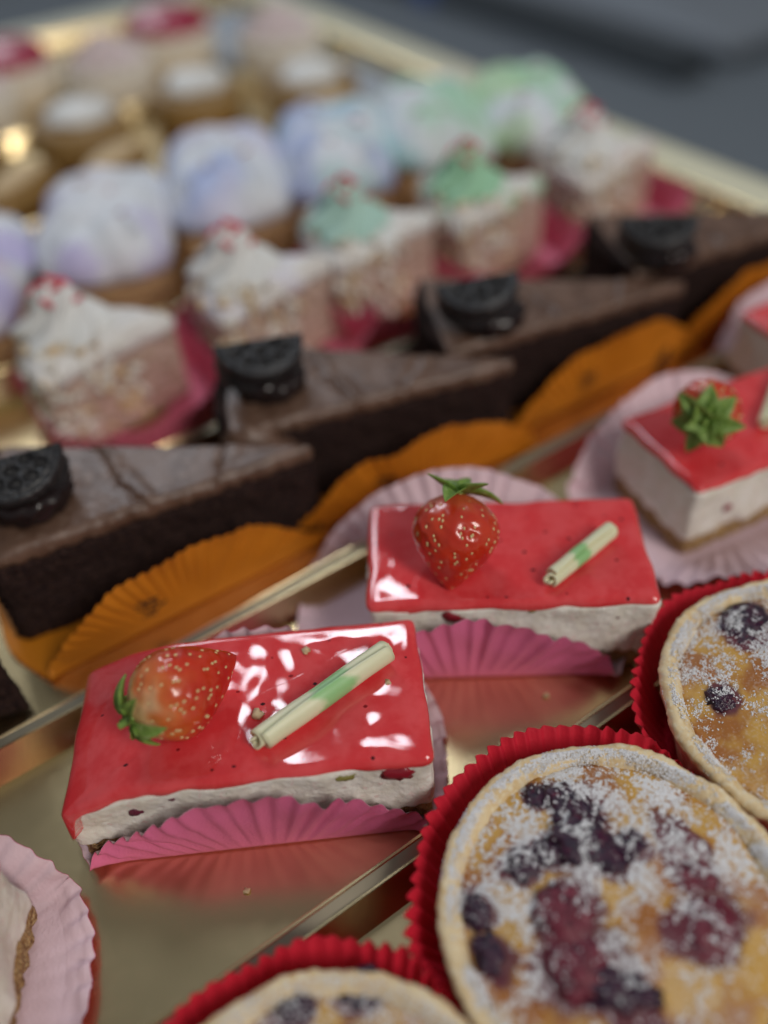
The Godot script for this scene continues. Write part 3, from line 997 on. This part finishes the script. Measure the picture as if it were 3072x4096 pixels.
func ceiling_or_fill_lamp(at: Vector3, look: Vector3, size: Vector2, energy: float, color: Color, label: String) -> void:
	var t := thing("ceiling_or_fill_lamp", label, "lamp", at, 0.0, "ceiling lamp panels")
	t.look_at(look, Vector3(1, 0, 0))
	part("housing", box_mesh(Vector3(size.x + 0.04, size.y + 0.04, 0.03), 0.004), M.lamp_housing, t).position = Vector3(0, 0, 0.02)
	part("diffuser", box_mesh(Vector3(size.x, size.y, 0.006), 0.002), M.lamp_face, t).position = Vector3(0, 0, 0.001)
	var l := AreaLight3D.new()
	l.name = "light"
	l.area_size = size
	l.light_energy = energy
	l.light_color = color
	l.area_range = 8.0
	l.area_attenuation = 2.0
	l.shadow_enabled = true
	t.add_child(l)
	l.position = Vector3(0, 0, -0.006)

# ---------------------------------------------------------------- build
func _ready() -> void:
	nz.noise_type = FastNoiseLite.TYPE_SIMPLEX_SMOOTH
	nz.frequency = 1.0
	nz.fractal_type = FastNoiseLite.FRACTAL_NONE
	nz.seed = 12

	# camera: a phone held about a quarter of a metre above the trays
	var cam := Camera3D.new()
	cam.name = "camera"
	add_child(cam)
	cam.transform = Transform3D(Basis(Vector3(0.82080, -0.04968, 0.56904), Vector3(0.43073, 0.70814, -0.55947), Vector3(-0.37517, 0.70432, 0.60265)).orthonormalized(), Vector3(0, 0.245, 0))
	var lens := CameraAttributesPhysical.new()
	lens.frustum_focal_length = 29.27
	lens.frustum_near = 0.01
	lens.frustum_far = 30.0
	lens.frustum_focus_distance = 0.244
	lens.exposure_aperture = 2.35
	cam.attributes = lens
	cam.near = 0.01
	cam.far = 30.0
	cam.fov = 61.75
	cam.current = true

	var env := Environment.new()
	env.background_mode = Environment.BG_COLOR
	env.background_color = Color(0.40, 0.41, 0.42)
	env.background_energy_multiplier = 1.0
	env.tonemap_mode = Environment.TONE_MAPPER_LINEAR
	env.tonemap_exposure = 1.0
	env.sdfgi_enabled = true
	env.ssao_enabled = true
	env.ssil_enabled = true
	var we := WorldEnvironment.new()
	we.name = "world_environment"
	we.environment = env
	add_child(we)

	materials()
	ceiling_or_fill_lamp(Vector3(0.74, 2.0, -1.40), Vector3(0.1, 0, -0.15), Vector2(0.42, 0.28), 0.62, Color(0.93, 0.96, 1.0), "small white lamp panel over the far end of the trays")
	ceiling_or_fill_lamp(Vector3(0.55, 2.0, -2.95), Vector3(0.1, 0, -0.15), Vector2(1.3, 0.6), 1.9, Color(0.93, 0.96, 1.0), "long white lamp panel beyond the rows of iced cakes")
	ceiling_or_fill_lamp(Vector3(0.4, 1.8, 1.7), Vector3(0.1, 0, -0.15), Vector2(1.2, 0.5), 3.1, Color(1.0, 0.97, 0.93), "added fill lamp panel behind the camera, brightening the cake fronts")  # fill lamp added behind the camera to brighten the cake fronts

	# ---- surroundings
	for z in [[-0.0836, 0.10, "gold tray holding the berry tarts in red cups"], [-0.1876, -0.0888, "gold tray holding the red strawberry slices"], [-0.2880, -0.1927, "gold tray holding the chocolate wedges"], [-0.3900, -0.2930, "gold tray holding the cream wedges with piped swirls"], [-0.5350, -0.3952, "wide gold tray holding the pastel iced cakes"], [-0.6900, -0.5400, "gold tray holding the brown cakes with white icing"], [-0.9200, -0.6952, "gold tray holding the red glazed round cakes"]]:
		tray(z[0], z[1], -0.42, 0.428, z[2])
	structure("shelf", box_mesh(Vector3(0.94, 0.02, 1.2), 0.002), M.cream_plastic).position = Vector3(0.02, -0.0135, -0.42)
	var ledge := thing("shelf_edging", "pale yellow edging strip along the end of the trays", "edging", Vector3(0.4545, 0, -0.42))
	part("strip", box_mesh(Vector3(0.050, 0.010, 1.2), 0.002), M.cream_plastic, ledge).position = Vector3(0, 0.002, 0)
	part("raised_lip", box_mesh(Vector3(0.006, 0.006, 1.2), 0.002), M.gold, ledge).position = Vector3(-0.021, 0.0102, 0)
	structure("floor", box_mesh(Vector3(5.0, 0.04, 6.0), 0.002), M.steel).position = Vector3(2.6, -0.42, -1.5)
	var plinth := thing("steel_cabinet", "dark steel cabinet plinth standing behind the counter", "cabinet", Vector3(1.62, -0.40, -2.2))
	part("plinth", box_mesh(Vector3(0.10, 0.05, 2.0), 0.004), M.dark_steel, plinth).position = Vector3(-0.06, 0.025, 0.0)
	part("body", box_mesh(Vector3(0.9, 0.03, 2.0), 0.004), M.pale_steel, plinth).position = Vector3(0.5, 0.03, 0.0)
	var card := thing("blue_box", "small blue box on the grey floor beyond the counter", "box", Vector3(1.55, -0.40, -2.05))
	part("carton", box_mesh(Vector3(0.10, 0.06, 0.08), 0.004), M.blue_card, card).position = Vector3(0, 0.031, 0)

	# ---- tarts in red cups
	var red: Material = M.red_paper
	var spots := [Vector3(0.0835, 0, -0.0392), Vector3(0.1712, 0, -0.0470), Vector3(-0.0045, 0, -0.0315)]
	var cup_labels := ["red fluted paper cup round the tart that touches two other tarts", "red fluted paper cup beside the chalky pink cup at the tray edge", "red fluted paper cup nearest the empty corner of the tart tray"]
	cup_labels[1] = "red fluted paper cup of the tart beside the second strawberry slice"
	cup_labels[2] = "red fluted paper cup of the tart with one blackish berry at its rim"
	var tart_labels := ["sugar-dusted berry tart with a pair of black berries at its rim", "sugar-dusted berry tart with one small round berry near its pale rim", "sugar-dusted berry tart half cut off, beside the empty gold tray floor"]
	var flats := [[[atan2(-0.0078, 0.0877), 0.0442], [atan2(0.0077, -0.088), 0.0445]], [[atan2(0.0078, -0.0877), 0.0442]], [[atan2(-0.0077, 0.088), 0.0442]]]
	for i in 3:
		var c := thing("red_paper_cup", cup_labels[i], "paper cup", spots[i], 0.0, "red paper cups")
		part("fluted_paper", round_cup(0.0375, 0.0512, 0.0245, 74, 0.0010, 3.0 + i * 7.0, flats[i], red, red), null, c)
	var b1 := [
		[0.0030, -0.0322, 0.0040, 0.0036, 20.0, 0], [0.0075, -0.0235, 0.0060, 0.0090, 10.0, 0], [0.0030, -0.0160, 0.0085, 0.0070, -30.0, 0], [-0.0045, -0.0185, 0.0050, 0.0046, 0.0, 0],
		[-0.0125, -0.0200, 0.0052, 0.0046, 40.0, 0], [0.0055, -0.0100, 0.0050, 0.0060, 15.0, 0], [0.0118, -0.0082, 0.0044, 0.0040, 0.0, 0], [0.0225, -0.0020, 0.0044, 0.0082, 30.0, 1], [0.0190, 0.0060, 0.0038, 0.0056, 40.0, 1],
		[-0.0282, -0.0185, 0.0036, 0.0046, -10.0, 2], [-0.0318, -0.0098, 0.0038, 0.0052, -20.0, 2], [-0.0125, -0.0055, 0.0080, 0.0074, 0.0, 1], [-0.0170, 0.0040, 0.0086, 0.0076, 30.0, 1], [-0.0145, 0.0125, 0.0050, 0.0095, 40.0, 0],
		[0.0125, 0.0160, 0.0080, 0.0070, 20.0, 1]]
	var b2 := [[-0.0225, -0.0160, 0.0042, 0.0040, 0.0, 0], [0.0050, -0.0290, 0.0085, 0.0070, 20.0, 0], [0.004, 0.012, 0.006, 0.006, 0.0, 1], [0.0110, -0.0180, 0.005, 0.005, 0.0, 1]]
	var b3 := [[0.0270, -0.0290, 0.0055, 0.0048, 20.0, 0], [0.0120, -0.0340, 0.0042, 0.0040, 0.0, 0], [0.0, -0.015, 0.007, 0.006, 0.0, 1], [0.018, -0.018, 0.005, 0.005, 0.0, 0]]
	berry_tart(spots[0], 1, b1, 512, 60000, tart_labels[0])
	berry_tart(spots[1], 2, b2, 384, 42000, tart_labels[1])
	berry_tart(spots[2], 3, b3, 256, 16000, tart_labels[2])

	# ---- strawberry slices in pink cups
	var sl := [
		[Vector3(0.0355, 0, -0.1398), -29.5, 0.103, 0.048, 1.0, 0.011, "red glazed mousse slice whose rounded end drips with jelly", Vector3(0.0005, 0, -0.0010)],
		[Vector3(0.1332, 0, -0.1396), -35.0, 0.0905, 0.0455, 5.0, 0.0, "red glazed mousse slice carrying the upright strawberry", Vector3(-0.014, 0, -0.003)],
		[Vector3(0.2538, 0, -0.1343), -9.5, 0.094, 0.0440, 9.0, 0.0, "red glazed mousse slice whose strawberry shows its green leaves", Vector3(-0.012, 0, 0.0)],
		[Vector3(0.3480, 0, -0.1560), -9.0, 0.094, 0.0440, 13.0, 0.0, "red glazed mousse slice cut off behind the slice with the green leaves", Vector3.ZERO],
		[Vector3(-0.0890, 0, -0.1400), -29.0, 0.094, 0.0460, 17.0, 0.0, "mousse slice cut off so that only its white end shows", Vector3(0.006, 0, 0.0)]]
	var pink_labels := ["pink fluted paper cup folded up against the slice with the dripping rounded end", "pink fluted paper cup folded up against the slice with the upright strawberry", "pink fluted paper cup under the slice whose strawberry shows green leaves", "pink fluted paper cup under the cut-off slice in the row's far end", "pale pink paper cup lying open round the cut-off white slice end"]
	for i in 5:
		var s: Array = sl[i]
		var off: Vector3 = Basis(Vector3.UP, deg_to_rad(s[1])) * s[7]
		var c := thing("pink_paper_cup", pink_labels[i], "paper cup", s[0] + off, s[1], "pink paper cups")
		part("fluted_paper", flat_cup([0.0582 if i == 0 else 0.0600, 0.0525 if i == 0 else 0.0505, s[3] / 2 + 0.0022 - s[7].z, s[3] / 2 + 0.002 + s[7].z, 84.0 if i != 2 else 30.0, 88.0 if i == 0 else 62.0, 24.0, 56, 0.00092, 2.0 + i * 4.0, 24.0], M.pale_pink_paper, M.pink_paper), null, c)
		var t := strawberry_slice(s[0], s[1], s[2], s[3], s[4], s[5], s[6], "strawberry slices")
		rng.seed = 70 + i
		if i == 0:
			fruit(t, Vector3(0.0420, 0.0300, 0.0232), Vector3(0.0048, 0.0034, 0.0018), "fruit_red", 1.0)
			fruit(t, Vector3(0.0265, 0.0308, 0.0234), Vector3(0.0034, 0.0012, 0.0012), "fruit_green", 2.0)
			fruit(t, Vector3(-0.0310, 0.0245, 0.0236), Vector3(0.0020, 0.0018, 0.0011), "fruit_dark", 3.0)
			fruit(t, Vector3(-0.0200, 0.0300, 0.0237), Vector3(0.0011, 0.0009, 0.0008), "fruit_dark", 4.0)
			fruit(t, Vector3(-0.0050, 0.0305, 0.0237), Vector3(0.0012, 0.0007, 0.0008), "fruit_green", 5.0)
		elif i == 1:
			fruit(t, Vector3(-0.0180, 0.0305, 0.0220), Vector3(0.0042, 0.0026, 0.0018), "fruit_red", 6.0)
			fruit(t, Vector3(0.0330, 0.0280, 0.0222), Vector3(0.0012, 0.0008, 0.0009), "fruit_dark", 7.0)
			fruit(t, Vector3(0.0060, 0.0320, 0.0222), Vector3(0.0012, 0.0007, 0.0008), "fruit_green", 8.0)
		elif i == 2:
			fruit(t, Vector3(-0.0300, 0.0200, 0.0216), Vector3(0.0020, 0.0016, 0.0009), "fruit_red", 9.0)

	# strawberries: axis from tip to calyx is the basis' y
	var lean := func(y: Vector3, spin: float) -> Basis:
		var yy := y.normalized()
		var xx := yy.cross(Vector3(0.3, 0.2, 1).normalized()).normalized()
		return Basis(xx, yy, xx.cross(yy)) * Basis(Vector3.UP, spin)
	strawberry(Vector3(0.0395, 0.0466, -0.1480), lean.call(Vector3(-0.95, 0.10, 0.12), 0.4), 0.0118, 0.0335, 1.0, [[10, 0.0115, 0.006, 0, -50], [70, 0.010, 0.005, -4, -40], [130, 0.0115, 0.006, 6, -60], [190, 0.010, 0.005, 0, -45], [250, 0.0115, 0.006, -4, -50], [310, 0.010, 0.005, 4, -30]], "strawberry lying on its side, pale at the leaves", 1)
	strawberry(Vector3(0.1075, 0.0362, -0.1370), lean.call(Vector3(0.42, 0.78, -0.40), 1.2), 0.0128, 0.0315, 0.12, [[0, 0.013, 0.0065, 10, 0], [70, 0.011, 0.005, 25, 10], [130, 0.014, 0.007, 4, -20], [190, 0.012, 0.006, 20, 5], [250, 0.014, 0.007, 0, -25], [310, 0.011, 0.005, 20, 0]], "dark red strawberry standing on its tip", 2)
	strawberry(Vector3(0.2320, 0.0480, -0.1430), lean.call(Vector3(-0.80, 0.34, 0.50), 0.0), 0.0112, 0.0235, 0.2, [[0, 0.0116, 0.0077, -4, -25], [50, 0.0125, 0.0069, 4, -20], [105, 0.0116, 0.0077, -6, -25], [160, 0.0125, 0.0069, 8, -20], [215, 0.0116, 0.0077, -4, -25], [265, 0.0125, 0.0069, 4, -20], [315, 0.0116, 0.0077, -8, -20], [25, 0.009, 0.007, 45, -20], [200, 0.009, 0.007, 45, -20], [110, 0.008, 0.006, 50, -20]], "strawberry with a pale green star of leaves turned outward", 3)
	chocolate_roll(Vector3(0.0335, 0.0410, -0.1240), Vector3(0.0775, 0.0412, -0.1275), 0.0043, Vector2(0.38, 0.68), 1.0, "long cream and green chocolate roll on the dripping slice")
	chocolate_roll(Vector3(0.1350, 0.0398, -0.1195), Vector3(0.1640, 0.0402, -0.1228), 0.0035, Vector2(0.30, 0.55), -1.0, "short cream and green chocolate roll beside the upright strawberry")
	chocolate_roll(Vector3(0.2480, 0.0398, -0.1290), Vector3(0.2800, 0.0400, -0.1450), 0.0031, Vector2(0.55, 0.75), 1.0, "chocolate roll cut off, beside the green leaves")
	rng.seed = 77
	for p in [[Vector3(0.0365, 0.0372, -0.1335), "biggest golden biscuit crumb on the red jelly, near the roll's open end"], [Vector3(0.0640, 0.0372, -0.1300), "tiny golden crumb on the red jelly behind the green band of the roll"], [Vector3(0.0720, 0.0372, -0.1200), "tiny golden crumb on the red jelly in front of the long roll"], [Vector3(0.0590, 0.0372, -0.1440), "tiny golden crumb on the red jelly by the slice's back edge"]]:
		var c := thing("biscuit_crumb", p[1], "crumb", p[0], rng.randf() * 360.0, "biscuit crumbs on the red jelly")
		var k := 0.0010 if p[0].x > 0.04 else 0.0015
		part("crumb_body", blob(Vector3(k, k * 0.8, k * 1.2), 0.6, 1.7, p[0].x * 1000.0, 10), M.flake, c)

	rng.seed = 91
	for p in [[Vector3(0.0600, 0.0006, -0.1020), "on the gold floor in front of the dripping slice"], [Vector3(0.0130, 0.0006, -0.1080), "on the bare gold floor before the pink cup"], [Vector3(-0.0130, 0.0006, -0.1650), "on the gold floor behind the open pale cup"], [Vector3(0.1240, 0.0006, -0.1060), "on the gold floor before the upright strawberry's slice"]]:
		var c := thing("tray_crumb", "small pale cake crumb " + p[1], "crumb", p[0], rng.randf() * 360.0, "crumbs on the trays")
		part("crumb_body", blob(Vector3(0.0008, 0.0006, 0.0011), 0.6, 1.7, p[0].x * 900.0, 10), M.flake, c)

	# ---- chocolate wedges in orange cups
	var wedges := [
		[Vector3(0.0477, 0, -0.2408), -23.0, 1.0, "chocolate wedge with cracked frosting above the big orange cup", Vector3(0.013, 0, -0.2495)],
		[Vector3(0.1430, 0, -0.2420), -29.0, 4.0, "chocolate wedge with a crumbled corner under its cookie", Vector3(0.1115, 0, -0.2565)],
		[Vector3(0.2390, 0, -0.2370), -26.0, 7.0, "chocolate wedge between two cookies, below the pale tray end", Vector3(0.2065, 0, -0.2375)],
		[Vector3(0.3430, 0, -0.2350), -24.0, 10.0, "farthest chocolate wedge, beside the pale yellow edging", Vector3(0.302, 0, -0.2295)],
		[Vector3(-0.0760, 0, -0.2290), -22.0, 13.0, "chocolate wedge of which only the dark crumbly tip shows", Vector3(-0.12, 0, -0.25)]]
	for w in wedges:
		var cw := chocolate_wedge(w[0], w[1], w[2], w[4], w[3])
		if w[2] == 4.0:
			for k in 3:
				part("frosting_lump", blob(Vector3(0.010 - 0.002 * k, 0.005, 0.007), 0.35, 1.4, 3.0 + k, 18), M.frosting, cw).position = Vector3(-0.044 + 0.006 * k, 0.040 - 0.004 * k, 0.026 + 0.001 * k)
	cookie_half(Vector3(0.0130, 0.0535, -0.2560), Vector3(24, -12, 0), "black cookie half on the cracked frosting")
	cookie_half(Vector3(0.1106, 0.0535, -0.2630), Vector3(20, -18, -4), "black cookie half on the wedge with the crumbled corner")
	cookie_half(Vector3(0.2045, 0.0535, -0.2440), Vector3(18, -26, 5), "black cookie half on the wedge between two cookies")
	cookie_half(Vector3(0.3000, 0.0535, -0.2350), Vector3(22, -38, 0), "black cookie half on the farthest chocolate wedge")
	var ocups := [[Vector3(0.0470, 0, -0.2400), -1.0, "orange fluted paper cup with a dark print, under the cracked frosting"], [Vector3(0.1530, 0, -0.2375), -9.0, "orange paper cup between the upright strawberry and the crumbled wedge"], [Vector3(0.2580, 0, -0.2400), -2.0, "orange paper cup behind the slice with the green leaves"], [Vector3(0.3480, 0, -0.2400), 0.0, "orange paper cup behind the far cut-off red slice"]]
	for i in 4:
		var o: Array = ocups[i]
		var c := thing("orange_paper_cup", o[2], "paper cup", o[0] + Vector3(0, 0.0004 * i, 0), o[1], "orange paper cups")
		var shape := [0.0635, 0.0600, 0.0285, 0.046, 80.0, 14.0, 12.0, 88, 0.00045, 40.0 + i * 6.0, 8.0]
		var paper := part("fluted_paper", flat_cup(shape, M.orange_paper, M.orange_paper), null, c)
		if i < 3:
			part("printed_mark", ink_mark(shape, 1.92, 1.42), M.print_ink, paper)

	# ---- cream wedges in hot pink cups
	var vs := [[Vector3(0.0690, 0, -0.3430), -18.0, "swirl_white", Color(0.80, 0.78, 0.76), "cream wedge with white swirl and red sprinkles, nutty flakes on its side"], [Vector3(0.1500, 0, -0.3390), -18.0, "swirl_white", Color(0.76, 0.74, 0.82), "cream wedge with white swirl behind the crumbled chocolate wedge"], [Vector3(0.2150, 0, -0.3440), -18.0, "swirl_mint", Color(0.78, 0.80, 0.80), "cream wedge with a mint blue swirl"], [Vector3(0.2850, 0, -0.3380), -18.0, "swirl_green", Color(0.46, 0.72, 0.52), "cream wedge iced partly green with a green swirl"], [Vector3(0.3650, 0, -0.3340), -18.0, "swirl_white", Color(0.80, 0.70, 0.70), "pinkish cream wedge at the pale yellow edging"]]
	for i in 5:
		var c := thing("hot_pink_paper_cup", "hot pink paper cup under the " + ["cream wedge with nutty flakes on its side", "cream wedge behind the crumbled chocolate wedge", "cream wedge with the mint blue swirl", "cream wedge with the green swirl", "pinkish cream wedge at the pale edging"][i], "paper cup", vs[i][0] + Vector3(0.006, 0, 0.002), 0.0, "hot pink paper cups")
		part("fluted_paper", round_cup(0.040, 0.049, 0.021, 60, 0.0010, 60.0 + i * 3.0, [[0.0, 0.040], [PI, 0.040]], M.hot_pink_paper, M.hot_pink_paper), null, c)
		flaked_wedge(vs[i][0], vs[i][1], 20.0 + i * 3.0, vs[i][2], vs[i][3], vs[i][4])

	# ---- pastel cakes, brown cakes, red domes
	var lav := Color(0.50, 0.44, 0.78)
	var blue := Color(0.36, 0.46, 0.82)
	var teal := Color(0.34, 0.66, 0.70)
	var green := Color(0.36, 0.68, 0.42)
	pastel_cake(Vector3(0.118, 0, -0.455), 66.0, 1.0, [lav, Color(0.78, 0.78, 0.82)], "pale lavender iced cake")
	pastel_cake(Vector3(0.196, 0, -0.466), 66.0, 3.0, [blue, Color(0.70, 0.68, 0.84)], "white cake with a periwinkle blue side")
	pastel_cake(Vector3(0.266, 0, -0.456), 62.0, 5.0, [blue, teal], "blue and teal iced cake")
	pastel_cake(Vector3(0.336, 0, -0.450), 62.0, 7.0, [teal, green], "teal and green iced cake")
	pastel_cake(Vector3(0.397, 0, -0.425), 62.0, 9.0, [Color(0.46, 0.72, 0.36), green], "light green iced cake by the pale edging")
	pastel_cake(Vector3(0.036, 0, -0.450), 66.0, 11.0, [Color(0.72, 0.40, 0.50), lav], "rosy lavender iced cake cut off by the picture")
	caramel_cake(Vector3(0.085, 0, -0.665), 1.0, "brown cake with white icing, cut off beside the pastry fingers")
	caramel_cake(Vector3(0.170, 0, -0.650), 2.0, "brown cake with white icing above the golden pastry fingers")
	caramel_cake(Vector3(0.262, 0, -0.650), 3.0, "brown cake with white icing in front of the red glazed cake")
	caramel_cake(Vector3(0.338, 0, -0.605), 4.0, "brown cake with white icing beside the pale grey sheet")
	eclair(Vector3(0.105, 0, -0.585), 35.0, 1.0, "thick golden pastry finger near the lavender cake")
	eclair(Vector3(0.165, 0, -0.575), 30.0, 2.0, "golden pastry finger behind the lavender cake")
	eclair(Vector3(0.320, 0, -0.556), 20.0, 3.0, "golden pastry finger behind the blue and teal cake")
	red_dome(Vector3(0.305, 0, -0.790), 1.0, "large red glazed round cake before the pale sheet")
	red_dome(Vector3(0.165, 0, -0.800), 2.0, "red glazed round cake cut off by the picture")
	for p in [[0.228, -0.735, "pale rosy cream cake in front of the large red glazed cake"], [0.118, -0.745, "pale rosy cream cake beside the cut-off red glazed cake"], [0.365, -0.700, "pale rosy cream cake standing on the grey paper sheet"]]:
		var pc := thing("rosy_cake", p[2], "cake", Vector3(p[0], 0.0012 if p[0] > 0.3 else 0.0, p[1]), 0.0, "pale rosy cakes")
		part("base", prism(disc_outline(0.036, 48), [[0, 0.5, 0.0014], [0.001, 1, 0.0014], [0, 1, 0.012], [0, 1, 0.026], [0.004, 1, 0.031], [0.006, 0.5, 0.032]]), M.vanilla, pc)
		swirl(0.027, 0.020, 9, 1.0, M.rosy, pc, Vector3(0, 0.0315, 0))
	var sh := thing("paper_sheet", "pale grey paper sheet lying at the end of the trays", "paper", Vector3(0.380, 0.0014, -0.70))
	part("sheet_body", box_mesh(Vector3(0.088, 0.001, 0.40), 0.0004), M.sheet, sh)
